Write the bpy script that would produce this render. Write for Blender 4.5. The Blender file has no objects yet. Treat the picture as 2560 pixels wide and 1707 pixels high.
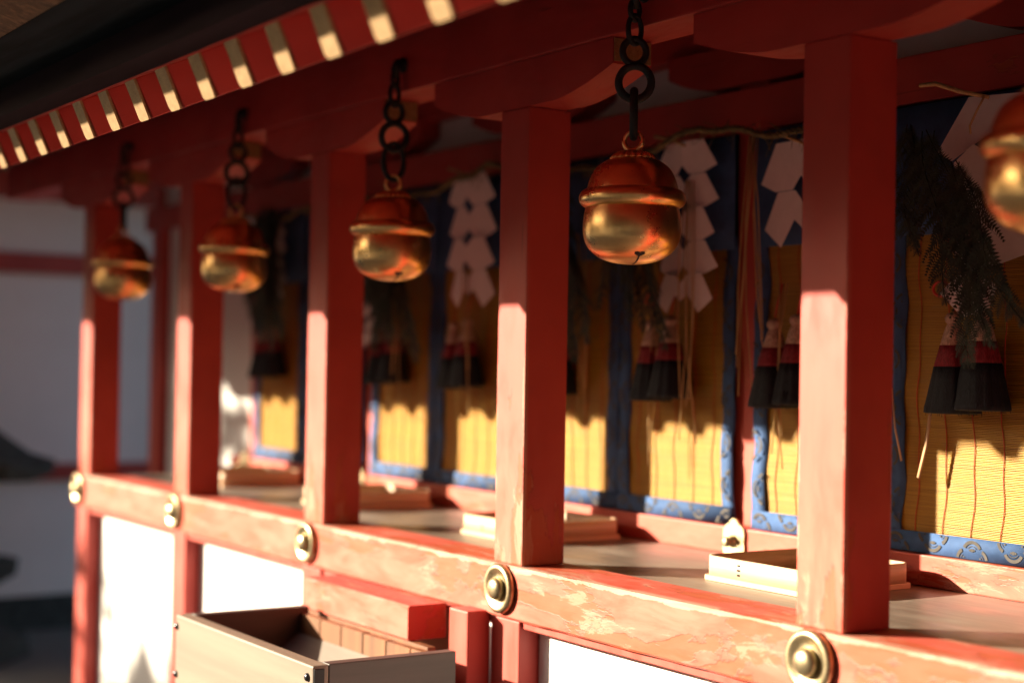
import bpy, bmesh, math, random
from mathutils import Vector, Matrix
random.seed(7)
C = bpy.context.scene.collection
sc = bpy.context.scene
PI = math.pi
H = 0.95            # height of the rail top above the ground; layout below uses z = 0 at the rail top
S = 0.909           # pillar spacing
W = 0.105           # pillar width

# ------------------------------------------------------------------ camera
yaw, pitch, roll = 0.58217, 0.01367, 0.01701
F = Vector((-math.cos(yaw)*math.cos(pitch), math.sin(yaw)*math.cos(pitch), math.sin(pitch)))
r_ = F.cross(Vector((0, 0, 1))).normalized(); u_ = r_.cross(F)
R_ = math.cos(roll)*r_ + math.sin(roll)*u_
U_ = -math.sin(roll)*r_ + math.cos(roll)*u_
cam_d = bpy.data.cameras.new('camera'); cam = bpy.data.objects.new('camera', cam_d); C.objects.link(cam)
M = Matrix((R_, U_, -F)).transposed().to_4x4()
M.translation = Vector((1.8927, -1.808, 0.4176 + H)); cam.matrix_world = M
cam_d.sensor_width = 36; cam_d.lens = 55.47
cam_d.clip_start = 0.05; cam_d.clip_end = 400
cam_d.dof.use_dof = True; cam_d.dof.focus_distance = 2.95; cam_d.dof.aperture_fstop = 1.4
cam_d.dof.aperture_blades = 9
sc.camera = cam

# ------------------------------------------------------------------ sky, sun, exposure
sd = Vector((0.88, 1.0, -0.42)).normalized()          # the way the sunlight travels
el = math.asin(-sd.z); az = math.atan2(-sd.x, -sd.y)
world = bpy.data.worlds.new("World"); sc.world = world; world.use_nodes = True
nt = world.node_tree; nt.nodes.clear()
sky = nt.nodes.new('ShaderNodeTexSky'); sky.sky_type = 'NISHITA'; sky.sun_disc = False
sky.dust_density = 3.5; sky.ozone_density = .6; sky.sun_elevation = el; sky.sun_rotation = az
bg = nt.nodes.new('ShaderNodeBackground'); bg.inputs[1].default_value = 0.05
wo = nt.nodes.new('ShaderNodeOutputWorld')
nt.links.new(sky.outputs[0], bg.inputs[0]); nt.links.new(bg.outputs[0], wo.inputs[0])
sun_d = bpy.data.lights.new('sun', 'SUN'); sun = bpy.data.objects.new('sun', sun_d); C.objects.link(sun)
sun_d.energy = 5.0; sun_d.angle = math.radians(0.5); sun_d.color = (1.0, 0.85, 0.63)
sun.rotation_euler = sd.to_track_quat('-Z', 'Y').to_euler(); sun.location = (-6, -8, 6)
sc.view_settings.view_transform = 'Standard'; sc.view_settings.look = 'None'
sc.view_settings.gamma = 1; sc.view_settings.exposure = 2.0
sc.cycles.max_bounces = 8; sc.cycles.diffuse_bounces = 4; sc.cycles.glossy_bounces = 4
sc.cycles.caustics_reflective = False; sc.cycles.caustics_refractive = False
sc.cycles.sample_clamp_indirect = 3.0
sc.cycles.use_denoising = True

# ------------------------------------------------------------------ object helpers
def prop(o, label=None, cat=None, group=None, kind=None):
    if label: o['label'] = label
    if cat: o['category'] = cat
    if group: o['group'] = group
    if kind: o['kind'] = kind
    return o
def thing(name, loc, label, cat, group=None, rz=0):
    o = bpy.data.objects.new(name, None); C.objects.link(o)
    o.empty_display_size = 0.05
    o.location = (loc[0], loc[1], loc[2] + H); o.rotation_euler = (0, 0, rz)
    return prop(o, label, cat, group)
def origin(p):
    v = Vector((0, 0, 0))
    while p is not None: v += Vector(p.location); p = p.parent
    return v
class MB:
    """collects geometry given in layout coordinates (z = 0 at the rail top)"""
    def __init__(s): s.v = []; s.f = []; s.m = []; s.sm = []
    def add(s, vs, fs, mi=0, smooth=False):
        b = len(s.v); s.v += [tuple(v) for v in vs]
        for f in fs: s.f.append([b+i for i in f]); s.m.append(mi); s.sm.append(smooth)
    def box(s, x0, x1, y0, y1, z0, z1, mi=0):
        s.add([(x, y, z) for x in (x0, x1) for y in (y0, y1) for z in (z0, z1)],
              [(0, 1, 3, 2), (4, 6, 7, 5), (0, 4, 5, 1), (2, 3, 7, 6), (0, 2, 6, 4), (1, 5, 7, 3)], mi)
    def prism(s, pts, a0, a1, plane='XZ', mi=0, smooth=False):
        """outline in a plane, pushed along the third axis from a0 to a1"""
        n = len(pts)
        def P(p, a):
            if plane == 'XZ': return (p[0], a, p[1])
            if plane == 'YZ': return (a, p[0], p[1])
            return (p[0], p[1], a)
        vs = [P(p, a0) for p in pts] + [P(p, a1) for p in pts]
        s.add(vs, [tuple(range(n)), tuple(range(2*n-1, n-1, -1))], mi)
        s.add(vs, [(i, (i+1) % n, (i+1) % n + n, i+n) for i in range(n)], mi, smooth)
    def lathe(s, prof, c, n=32, mi=0, axis='Z', ribs=None, smooth=True):
        vs = []
        for k, (r, z) in enumerate(prof):
            for i in range(n):
                a = 2*PI*i/n; rr = r*(ribs(k, a) if ribs else 1)
                p = (rr*math.cos(a), rr*math.sin(a), z)
                if axis == 'Y': p = (p[0], -z, p[1])
                vs.append((c[0]+p[0], c[1]+p[1], c[2]+p[2]))
        fs = [(k*n+i, k*n+(i+1) % n, (k+1)*n+(i+1) % n, (k+1)*n+i) for k in range(len(prof)-1) for i in range(n)]
        s.add(vs, fs, mi, smooth)
        s.add(vs[:n], [tuple(range(n-1, -1, -1))], mi); s.add(vs[-n:], [tuple(range(n))], mi)
    def tube(s, pts, r, n=6, mi=0, closed=False, flat=1.0):
        pts = [Vector(p) for p in pts]; m = len(pts); vs = []; prev = None
        for i, p in enumerate(pts):
            if closed: t = pts[(i+1) % m] - pts[i-1]
            else: t = pts[min(i+1, m-1)] - pts[max(i-1, 0)]
            if t.length < 1e-9: t = Vector((0, 0, 1))
            t.normalize()
            if prev is None:
                up = Vector((0, 0, 1)) if abs(t.z) < .9 else Vector((0, 1, 0))
                a = t.cross(up).normalized()
            else: a = (prev - t*prev.dot(t)).normalized()
            prev = a; b = t.cross(a)
            rr = r[i] if isinstance(r, (list, tuple)) else r
            for k in range(n):
                g = 2*PI*k/n
                vs.append(p + a*rr*math.cos(g) + b*rr*flat*math.sin(g))
        fs = []
        for i in range(m if closed else m-1):
            j = (i+1) % m
            for k in range(n): fs.append((i*n+k, i*n+(k+1) % n, j*n+(k+1) % n, j*n+k))
        s.add(vs, fs, mi, True)
        if not closed:
            s.add(vs[:n], [tuple(range(n-1, -1, -1))], mi); s.add(vs[-n:], [tuple(range(n))], mi)
    def build(s, name, mats, parent=None, bevel=0, seg=2, loc=None):
        me = bpy.data.meshes.new(name)
        o0 = origin(parent) if parent is not None else Vector(loc if loc else (0, 0, H))
        if parent is None and loc: o0 = Vector((loc[0], loc[1], loc[2] + H))
        me.from_pydata([(v[0]-o0.x, v[1]-o0.y, v[2]+H-o0.z) for v in s.v], [], s.f)
        for i, p in enumerate(me.polygons):
            p.material_index = s.m[i]; p.use_smooth = s.sm[i]
        if not isinstance(mats, (list, tuple)): mats = [mats]
        for m in mats: me.materials.append(m)
        bm = bmesh.new(); bm.from_mesh(me)
        bmesh.ops.remove_doubles(bm, verts=bm.verts, dist=1e-6)
        bmesh.ops.recalc_face_normals(bm, faces=bm.faces)
        if bevel:
            bmesh.ops.bevel(bm, geom=[e for e in bm.edges if e.calc_face_angle(0) > .5], offset=bevel,
                            segments=seg, affect='EDGES', profile=.6)
        bm.to_mesh(me); bm.free(); me.update()
        o = bpy.data.objects.new(name, me); C.objects.link(o)
        if parent is not None: o.parent = parent
        else: o.location = o0
        return o
def copy_tree(o, parent=None):
    c = o.copy(); C.objects.link(c)
    if parent is not None: c.parent = parent
    for ch in [x for x in o.children]: copy_tree(ch, c)
    return c
def part_box(name, mat, par, x0, x1, y0, y1, z0, z1, bevel=.002):
    m = MB(); m.box(x0, x1, y0, y1, z0, z1); return m.build(name, mat, par, bevel)

# ------------------------------------------------------------------ materials
class NT:
    def __init__(s, name):
        s.mat = bpy.data.materials.new(name); s.mat.use_nodes = True
        s.t = s.mat.node_tree; s.t.nodes.clear()
        s.out = s.t.nodes.new('ShaderNodeOutputMaterial'); s.b = s.t.nodes.new('ShaderNodeBsdfPrincipled')
        s.t.links.new(s.b.outputs[0], s.out.inputs[0])
    def n(s, t, **k):
        x = s.t.nodes.new(t)
        for a, v in k.items(): setattr(x, a, v)
        return x
    def l(s, a, b): s.t.links.new(a, b)
    def pos(s, sx=1, sy=1, sz=1, off=(0, 0, 0), obj=False):
        g = s.n('ShaderNodeTexCoord').outputs['Object'] if obj else s.n('ShaderNodeNewGeometry').outputs['Position']
        m = s.n('ShaderNodeMapping'); m.inputs['Scale'].default_value = (sx, sy, sz); m.inputs['Location'].default_value = off
        s.l(g, m.inputs[0]); return m.outputs[0]
    def noise(s, co, scale, detail=4, rough=.6, dist=0):
        x = s.n('ShaderNodeTexNoise'); x.inputs['Scale'].default_value = scale; x.inputs['Detail'].default_value = detail
        x.inputs['Roughness'].default_value = rough; x.inputs['Distortion'].default_value = dist
        s.l(co, x.inputs['Vector']); return x.outputs[0]
    def step(s, v, a, b, lo=0, hi=1):
        m = s.n('ShaderNodeMapRange'); m.interpolation_type = 'SMOOTHSTEP'
        m.inputs['From Min'].default_value = a; m.inputs['From Max'].default_value = b
        m.inputs['To Min'].default_value = lo; m.inputs['To Max'].default_value = hi
        s.l(v, m.inputs['Value']); return m.outputs[0]
    def mix(s, f, a, b):
        m = s.n('ShaderNodeMix', data_type='RGBA')
        if isinstance(f, (int, float)): m.inputs[0].default_value = f
        else: s.l(f, m.inputs[0])
        for k, v in ((6, a), (7, b)):
            if isinstance(v, tuple): m.inputs[k].default_value = (*v, 1)
            else: s.l(v, m.inputs[k])
        return m.outputs[2]
    def math(s, op, a, b=0.0):
        m = s.n('ShaderNodeMath', operation=op)
        for k, v in ((0, a), (1, b)):
            if isinstance(v, (int, float)): m.inputs[k].default_value = v
            else: s.l(v, m.inputs[k])
        return m.outputs[0]
    def bump(s, h, strength=.3, dist=.002):
        b = s.n('ShaderNodeBump'); b.inputs['Strength'].default_value = strength; b.inputs['Distance'].default_value = dist
        s.l(h, b.inputs['Height']); s.l(b.outputs[0], s.b.inputs['Normal'])
    def done(s, col=None, rough=.6, metal=0, spec=None):
        if isinstance(col, tuple): s.b.inputs['Base Color'].default_value = (*col, 1)
        elif col is not None: s.l(col, s.b.inputs['Base Color'])
        if isinstance(rough, (int, float)): s.b.inputs['Roughness'].default_value = rough
        else: s.l(rough, s.b.inputs['Roughness'])
        s.b.inputs['Metallic'].default_value = metal
        if spec is not None: s.b.inputs['Specular IOR Level'].default_value = spec
        return s.mat

def simple(name, col, rough=.6, metal=0, var=.25, scale=20, stretch=(1, 1, 1), bump=.2, spec=None):
    m = NT(name); co = m.pos(*stretch)
    n = m.noise(co, scale, 5)
    dark = tuple(c*(1-var) for c in col); lite = tuple(min(1, c*(1+var)) for c in col)
    c = m.mix(m.step(n, .3, .7), dark, lite)
    m.bump(n, bump, .001)
    return m.done(c, rough, metal, spec)

def paint(name, axis='z', wear=.35, bleach=1.0, edge=None):
    """vermilion paint on timber: chalky where it faces the weather, flaking to orange undercoat and bare wood"""
    m = NT(name)
    st = {'x': (.28, 1, 1), 'z': (1, 1, .28), 'y': (1, .28, 1)}[axis]
    gr = {'x': (.05, 1, 1), 'z': (1, 1, .05), 'y': (1, .05, 1)}[axis]
    co = m.pos(*st); big = m.noise(co, 9, 6, .62, .4); mid = m.noise(m.pos(*st, off=(3, 1, 7)), 23, 6, .68, .6)
    grain = m.noise(m.pos(*gr), 170, 4, .7)
    soft = m.noise(m.pos(1, 1, 1, off=(5, 2, 1)), 3.5, 3)
    red = m.mix(m.step(soft, .3, .7), (.36, .042, .036), (.47, .060, .048))
    # weather exposure: faces turned to the south-west are bleached
    g = m.n('ShaderNodeNewGeometry'); sx = m.n('ShaderNodeSeparateXYZ'); m.l(g.outputs['True Normal'], sx.inputs[0])
    face = m.step(sx.outputs['Y'], -.25, -.75)
    if edge == 'rail': face = m.math('MAXIMUM', face, m.math('MULTIPLY', m.step(sx.outputs['Z'], .5, .9), .75))
    sp = m.n('ShaderNodeSeparateXYZ'); m.l(g.outputs['Position'], sp.inputs[0])
    low = m.step(sp.outputs['Z'], H+.62, H-.05)           # rain reaches the lower timber
    chalk = m.mix(m.step(mid, .35, .68), (.54, .088, .054), (.60, .142, .100))
    f1 = m.math('MULTIPLY', face, m.math('ADD', .13*bleach, m.math('MULTIPLY', low, .85*bleach)))
    c = m.mix(f1, red, chalk)
    # where the weather is worst the bright undercoat and then bare wood come through in long flakes
    patch = m.noise(m.pos(*[k*.55 + .45*(k == 1) for k in st], off=(9, 4, 2)), 3.2, 3, .5)
    zone = m.step(patch, .40, .66)
    lw = m.math('ADD', m.math('MULTIPLY', m.step(sp.outputs['Z'], H+.26, H+.0), .105 if edge == 'post' else .07), wear*.05)
    t1 = m.math('ADD', m.math('ADD', big, lw), m.math('MULTIPLY', m.math('SUBTRACT', zone, .5), .13))
    orange = m.step(t1, .690, .700)
    oc = m.mix(grain, (.34, .055, .018), (.44, .095, .035))
    c = m.mix(m.math('MULTIPLY', orange, .72), c, oc)
    t2 = m.math('ADD', m.math('ADD', mid, lw), m.math('MULTIPLY', m.math('SUBTRACT', zone, .5), .10))
    bare = m.math('MULTIPLY', m.step(t2, .715, .73), m.step(t1, .63, .68))
    c = m.mix(m.math('MULTIPLY', bare, .55), c, m.mix(grain, (.38, .19, .13), (.52, .29, .21)))
    crack = m.noise(m.pos(*[k if k == 1 else .035 for k in st], off=(2, 6, 3)), 75, 2, .5)
    crk = m.math('MULTIPLY', m.step(crack, .70, .73), m.step(soft, .42, .55))
    c = m.mix(m.math('MULTIPLY', crk, .55), c, (.10, .02, .015))
    if edge == 'rail':
        e = m.math('ABSOLUTE', m.math('SUBTRACT', sp.outputs['Z'], H-.003)); lim = m.step(mid, .38, .62, .0015, .0085)
        worn = m.math('LESS_THAN', e, lim)
        worn = m.math('MULTIPLY', worn, m.step(sp.outputs['Y'], .02, .0))
        c = m.mix(m.math('MULTIPLY', worn, .8), c, m.mix(grain, (.42, .25, .19), (.55, .36, .28)))
    if edge == 'post':
        fx = m.math('FLOORED_MODULO', m.math('ADD', sp.outputs['X'], .02), S)
        ea = m.math('ABSOLUTE', m.math('SUBTRACT', fx, W+.02)); eb = m.math('ABSOLUTE', m.math('SUBTRACT', fx, .02))
        worn = m.math('LESS_THAN', m.math('MINIMUM', ea, eb), m.step(mid, .45, .66, .0004, .0065))
        worn = m.math('MULTIPLY', worn, m.math('MULTIPLY', m.step(sp.outputs['Y'], .012, .004), m.step(sp.outputs['Z'], H+.75, H+.2)))
        c = m.mix(m.math('MULTIPLY', worn, .8), c, m.mix(grain, (.42, .20, .14), (.55, .32, .24)))
    # rim of each flake is a darker line
    c = m.mix(m.math('MULTIPLY', m.math('MULTIPLY', m.step(t1, .682, .690), m.step(t1, .698, .690)), .55), c, (.22, .03, .02))
    h = m.math('ADD', m.math('MULTIPLY', grain, .25), m.math('SUBTRACT', 1.0, m.math('MAXIMUM', orange, bare)))
    m.bump(h, .35, .0012)
    return m.done(c, m.step(mid, .3, .7, .42, .65), 0, .35)

RED_Z = paint('vermilion_upright_timber', 'z', 1.25, 1.0, 'post')
RED_X = paint('vermilion_rail_timber', 'x', .85, 1.0, 'rail')
RED_B = paint('vermilion_sheltered_timber', 'x', .0, .25)
RED_BLOCK = paint('vermilion_step_timber', 'x', 1.5, 1.25)
RED_FRESH = paint('vermilion_fresh_timber', 'z', -.8, .42)
PLASTER = simple('white_lime_plaster', (.80, .79, .78), .85, var=.03, scale=3, bump=.05)
WINGW = simple('aged_warm_plaster', (.88, .78, .76), .9, var=.04, scale=2, bump=.05)
def m_counter():
    m = NT('worn_brown_board'); g = m.noise(m.pos(.06, 1, 1), 90, 5, .65); p = m.noise(m.pos(.5, 1, 1), 6, 5, .6)
    c = m.mix(m.step(g, .3, .75), (.13, .098, .078), (.21, .165, .135)); c = m.mix(m.step(p, .45, .7), c, (.27, .225, .19))
    m.bump(g, .25, .0006); return m.done(c, m.step(p, .3, .7, .28, .5), 0, .5)
COUNTER = m_counter()
def m_brass():
    m = NT('aged_brass'); n = m.noise(m.pos(), 14, 6, .65); s = m.noise(m.pos(), 140, 3, .6); g = m.noise(m.pos(), 26, 4, .6)
    c = m.mix(m.step(n, .35, .7), (.86, .56, .25), (.74, .43, .17))
    c = m.mix(m.math('MULTIPLY', m.step(s, .68, .74), .7), c, (.14, .06, .02))
    m.bump(g, .05, .0006)
    return m.done(c, m.math('ADD', m.step(n, .3, .75, .26, .36), m.math('MULTIPLY', m.step(s, .6, .75), .15)), 1.0)
BRASS = m_brass()
def m_boss():
    m = NT('pale_gilt_bronze'); n = m.noise(m.pos(), 30, 6, .7)
    c = m.mix(m.step(n, .4, .65), (.50, .41, .25), (.24, .18, .11)); m.bump(n, .35, .002)
    return m.done(c, m.step(n, .35, .7, .28, .55), .9)
BOSS = m_boss()
IRON = simple('black_wrought_iron', (.012, .013, .015), .55, .4, .3, 60, bump=.3)
def m_gold():
    m = NT('cracked_ochre_paint'); n = m.noise(m.pos(), 60, 6, .7); v = m.n('ShaderNodeTexVoronoi', feature='DISTANCE_TO_EDGE'); v.inputs['Scale'].default_value = 130
    m.l(m.pos(1, 1, 1), v.inputs['Vector'])
    c = m.mix(m.step(n, .3, .7), (.22, .125, .045), (.33, .20, .085))
    c = m.mix(m.math('MULTIPLY', m.step(v.outputs[0], .035, .0), .8), c, (.12, .07, .03)); m.bump(n, .4, .001)
    return m.done(c, .6)
CAP = m_gold()
def m_bark():
    m = NT('cypress_bark_thatch'); n = m.noise(m.pos(1, .5, 1), 60, 8, .75, .5); l = m.noise(m.pos(.1, .1, 1), 130, 3)
    c = m.mix(m.step(n, .35, .7), (.045, .025, .012), (.22, .125, .06)); c = m.mix(m.step(l, .5, .6), c, (.10, .06, .03))
    m.bump(n, .9, .01); return m.done(c, .9)
BARK = m_bark()
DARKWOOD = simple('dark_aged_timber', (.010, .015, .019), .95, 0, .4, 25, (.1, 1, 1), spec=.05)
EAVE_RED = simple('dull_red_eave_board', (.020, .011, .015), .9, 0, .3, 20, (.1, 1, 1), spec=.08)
def m_bamboo():
    m = NT('yellow_bamboo_slats'); n = m.noise(m.pos(.6, 1, 60), 6, 3, .6); f = m.noise(m.pos(.8, 1, 3), 12, 4)
    c = m.mix(m.step(n, .3, .7), (.35, .175, .014), (.48, .265, .024)); c = m.mix(m.step(f, .58, .72), c, (.36, .24, .045))
    return m.done(c, .42, 0, .5)
BAMBOO = m_bamboo()
def m_cloth(name, col, crestcol=None):
    m = NT(name); w = m.n('ShaderNodeTexWave', wave_type='BANDS', bands_direction='DIAGONAL'); w.inputs['Scale'].default_value = 380
    m.l(m.pos(), w.inputs['Vector']); n = m.noise(m.pos(), 30, 3)
    c = m.mix(m.step(n, .3, .7), tuple(k*.85 for k in col), tuple(min(1, k*1.15) for k in col)); m.bump(w.outputs[1], .25, .0006)
    return m.done(c, .75, 0, .3)
BLUE = m_cloth('blue_silk_border', (.042, .095, .23))
CREST = simple('grey_printed_crest', (.062, .056, .052), .8, bump=0)
STRING = simple('red_binding_cord', (.55, .045, .03), .6)
PAPER = simple('white_washi_paper', (.78, .73, .74), .8, var=.03, scale=40, bump=.15)
HINOKI = simple('pale_cypress_wood', (.62, .43, .28), .5, 0, .10, 9, (1, 1, 14), bump=.1)
def m_hair(name, col):
    m = NT(name); n = m.noise(m.pos(1, 1, .04), 500, 3, .6)
    c = m.mix(m.step(n, .3, .7), tuple(k*.55 for k in col), tuple(min(1, k*1.3) for k in col)); m.bump(n, .8, .002)
    return m.done(c, .7, 0, .3)
HAIRW = m_hair('undyed_silk_thread', (.50, .36, .28)); HAIRM = m_hair('maroon_silk_thread', (.22, .018, .03)); HAIRK = m_hair('navy_black_silk_thread', (.010, .014, .022))
def m_fern():
    m = NT('dried_fern_frond'); n = m.noise(m.pos(), 30, 4)
    return m.done(m.mix(m.step(n, .3, .7), (.012, .022, .018), (.042, .054, .036)), .65, 0, .3)
FERN = m_fern()
STRAW = simple('rice_straw', (.46, .30, .13), .6, 0, .25, 60, (1, 1, .1))
OLDSTRAW = simple('old_green_gold_straw', (.15, .125, .05), .7, 0, .5, 25)
BOXWOOD = simple('grey_brown_weathered_timber', (.20, .150, .115), .55, 0, .12, 30, (.05, 1, 1), bump=.25)
BOXEND = simple('dark_brown_stained_timber', (.050, .036, .033), .5, 0, .2, 30, (1, .05, 1), bump=.2)
BOXIN = simple('smooth_inner_boards', (.20, .165, .14), .6, 0, .12, 20, (.1, 1, 1))
PLANK = simple('golden_cedar_planks', (.17, .065, .022), .6, 0, .3, 25, (1, 1, .06))
RIVET = simple('blackened_steel_rivet', (.09, .09, .10), .3, .9, bump=0)
STONE = simple('dark_mossy_granite', (.045, .05, .048), .9, 0, .4, 30, bump=.6)
def m_ground():
    m = NT('pale_gravel_court'); n = m.noise(m.pos(), 55, 5, .7); b = m.noise(m.pos(), .8, 3)
    c = m.mix(n, (.13, .12, .11), (.27, .25, .23)); c = m.mix(m.math('MULTIPLY', m.step(b, .4, .6), .3), c, (.1, .1, .09))
    m.bump(n, .8, .01); return m.done(c, .95)
GROUND = m_ground()
LEAF = simple('dark_evergreen_leaves', (.035, .06, .025), .7, 0, .5, 3)

# ------------------------------------------------------------------ the ground
g = MB(); g.add([(-150, -150, -H), (150, -150, -H), (150, 150, -H), (-150, 150, -H)], [(0, 1, 2, 3)])
prop(g.build('ground', GROUND, loc=(0, 0, -H)), kind='structure')

# ------------------------------------------------------------------ the shrine hall
hall = thing('shrine_hall', (-1.8, 0.3, -H), 'vermilion timber shrine hall with a row of square pillars, worn rail and bark roof eave', 'shrine building')
XL, XR = -4*S + 0.0, 6.2*S      # left and right ends of the front
# pillars: upper and lower length each
for k in range(-4, 7):
    x = k*S
    m = MB(); m.box(x, x+W, 0, W+.0015, 0.0005, .9475)
    p = m.build('pillar', RED_Z, hall, .0035, 2)
    m = MB(); m.box(x, x+W, -.004, .10, -H, -.1125)
    m.build('lower_post', RED_FRESH, hall, .003, 2)
# rail with slight waviness of its worn edge
def worn_beam(x0, x1, y0, y1, z0, z1, n=90, amp=.0022, mat=RED_X, name='rail', bev=.005):
    m = MB(); vs = []; prof = [(y0, z0+bev), (y0, z1-bev), (y0+bev, z1), (y1, z1), (y1, z0), (y0+bev, z0)]
    rnd = random.Random(name + str(x0))
    ph = [rnd.uniform(0, 6) for _ in range(12)]
    for i in range(n+1):
        x = x0 + (x1-x0)*i/n
        for j, (y, z) in enumerate(prof):
            w = amp*(math.sin(x*17+ph[j])*.4 + math.sin(x*41+ph[j+3])*.35 + math.sin(x*93+ph[j+6])*.25) if j in (1, 2, 5, 0) else 0
            q = amp*.6*(math.sin(x*67+ph[j+2])*.5 + math.sin(x*151+ph[j])*.5) if j in (1, 2) else 0
            vs.append((x, y + (w if j in (2, 5) else 0), z + (-abs(q) if j == 1 else 0)))
    k = len(prof)
    fs = [(i*k+j, i*k+(j+1) % k, (i+1)*k+(j+1) % k, (i+1)*k+j) for i in range(n) for j in range(k)]
    m.add(vs, fs); m.add(vs[:k], [tuple(range(k))]); m.add(vs[-k:], [tuple(range(k))])
    return m.build(name, mat, hall)
worn_beam(-3.655, XR, -.014, .122, -.110, -.0005, 200)
worn_beam(-3.60, XR, .004, .09, -.128, -.1135, 40, .001, RED_FRESH, 'rail_fillet', .002)
# brass bosses at each pillar
def boss(x):
    c = (x, -.0145, -.049)
    m = MB()
    m.lathe([(.050, 0), (.052, .004), (.051, .011), (.046, .0155), (.040, .0145), (.034, .010), (.029, .008), (.0245, .0085)], c, 36, axis='Y')
    o = m.build('boss', BOSS, hall)
    m = MB(); m.lathe([(.0240, .0088), (.0235, .017), (.021, .0225), (.014, .0262), (.006, .0278), (.001, .028)], c, 28, axis='Y')
    m.build('dome', BOSS, o)
for k in range(-4, 7): boss(k*S + W/2 + .002)
# white plaster panels under the rail
for k in range(-4, 6):
    part_box('plaster_panel', PLASTER, hall, k*S+W+.004, (k+1)*S-.004, .045, .075, -H+.06, -.1285, 0)
    part_box('panel_frame', RED_FRESH, hall, k*S+W+.001, (k+1)*S-.001, .018, .072, -H, -H+.055, .002)
# step timber fixed on the rail
worn_beam(-1.585, -1.0755, -.111, -.0145, -.185, -.1095, 40, .0015, RED_BLOCK, 'step_timber', .004)
part_box('step_boards', PLANK, hall, -1.58, -.995, -.108, -.088, -.60, -.1865, .001)
part_box('support_post', RED_FRESH, hall, -.985, -.9115, -.062, -.005, -H, -.1025, .004)
# boat-shaped brackets and the beam over the pillars
def bracket_profile(cx, hw=.335):
    pts = [(cx-hw, 1.0445), (cx-hw, .997)]
    for i in range(11):
        t = i/10; x = -hw + (hw-.13)*t; pts.append((cx+x, .948 + .046*(1-t)**1.6))
    for i in range(11):
        t = 1 - i/10; x = hw - (hw-.13)*t; pts.append((cx+x, .948 + .046*(1-t)**1.6))
    pts += [(cx+hw, .997), (cx+hw, 1.0445)]
    return pts
for k in range(-4, 7):
    cx = k*S + W/2
    m = MB(); m.prism(bracket_profile(cx), .001, .094)
    b = m.build('bracket', RED_B, hall)
    for s in (-1, 1):
        e = MB(); e.box(cx+s*.335 if s > 0 else cx-.338, cx+.338 if s > 0 else cx-.335, .003, .092, .999, 1.043)
        e.build('painted_end', CAP, b, .001)
part_box('front_beam', RED_B, hall, -4.6, XR, -.006, .112, 1.0455, 1.185, .004)
# sloping rafters with ochre painted ends; slope 24 degrees
sl = math.tan(math.radians(24))
def rafter(x):
    # section in the YZ plane: the end cut leans outwards at the top
    y0, z0 = -.790, .849; dy, dz = -.031, .070
    ln = 1.35
    a = (y0, z0); b = (y0+dy, z0+dz); c_ = (b[0]+ln, b[1]+ln*sl); d = (a[0]+ln, a[1]+ln*sl)
    ar = (y0+.004, z0+.004)
    m = MB(); m.prism([(y0+.0035, z0+.0015), b, c_, d], x-.022, x+.022, 'YZ')
    o = m.build('rafter', EAVE_SIDE, hall, .0015, 1)
    # painted cap: thin plate with a rounded foot
    m = MB(); n = (-math.cos(math.radians(24)), -math.sin(math.radians(24)))
    tx = (dy/.0766, dz/.0766)
    rnd = random.Random(x)
    def P(u, v, t): return (x+u, y0+tx[0]*v+n[0]*t, z0+tx[1]*v+n[1]*t)
    w = .023
    out = [(-w, .0765)] + [(-w+(1-math.cos(q*PI/8))*.010, .011-math.sin(q*PI/8)*.011) for q in range(5)] + \
          [(w-(1-math.cos(q*PI/8))*.005, .006-math.sin(q*PI/8)*.006) for q in range(4, -1, -1)] + [(w, .0765)]
    out = [(u+rnd.uniform(-.0005, .0005), v) for u, v in out]
    vs = [P(u, v, .0005) for u, v in out] + [P(u, v, .005) for u, v in out]; k = len(out)
    m.add(vs, [tuple(range(k)), tuple(range(2*k-1, k-1, -1))] + [(i, (i+1) % k, (i+1) % k+k, i+k) for i in range(k)])
    m.build('painted_end', CAP, o)
EAVE_SIDE = paint('vermilion_rafter_timber', 'y', -.2, .2)
RS = S/6
for i in range(-33, 38):
    rafter(.032 + i*RS)
# roof boards over the rafters, and the fascia strip
def yz(name, pts, mat, x0=-5.34, x1=XR+.2, par=None, bev=0):
    m = MB(); m.prism(pts, x0, x1, 'YZ'); return m.build(name, mat, par if par is not None else hall, bev)
def rt(y): return .920 + (y+.821)*sl       # rafter top line
yz('roof_boards', [(-.83, rt(-.83)+.002), (.55, rt(.55)+.002), (.55, rt(.55)+.03), (-.83, rt(-.83)+.03)], RED_B)
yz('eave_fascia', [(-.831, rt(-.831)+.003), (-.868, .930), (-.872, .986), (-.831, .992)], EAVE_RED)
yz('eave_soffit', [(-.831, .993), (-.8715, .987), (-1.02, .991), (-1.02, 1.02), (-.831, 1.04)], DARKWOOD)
yz('bark_roof', [(-.99, 1.021), (-1.0205, .992), (-1.26, 1.066), (-1.30, 1.15), (-1.28, 1.21), (.9, 2.45), (.9, 2.2), (-.83, 1.10)], BARK)
# the counter
part_box('counter', COUNTER, hall, -3.63, XR, .1225, .70, -.05, -.010, 0)
m = MB(); m.box(-3.7, XR, .60, .70, -.0095, .052); m.build('back_sill', RED_X, hall, .003)
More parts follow.
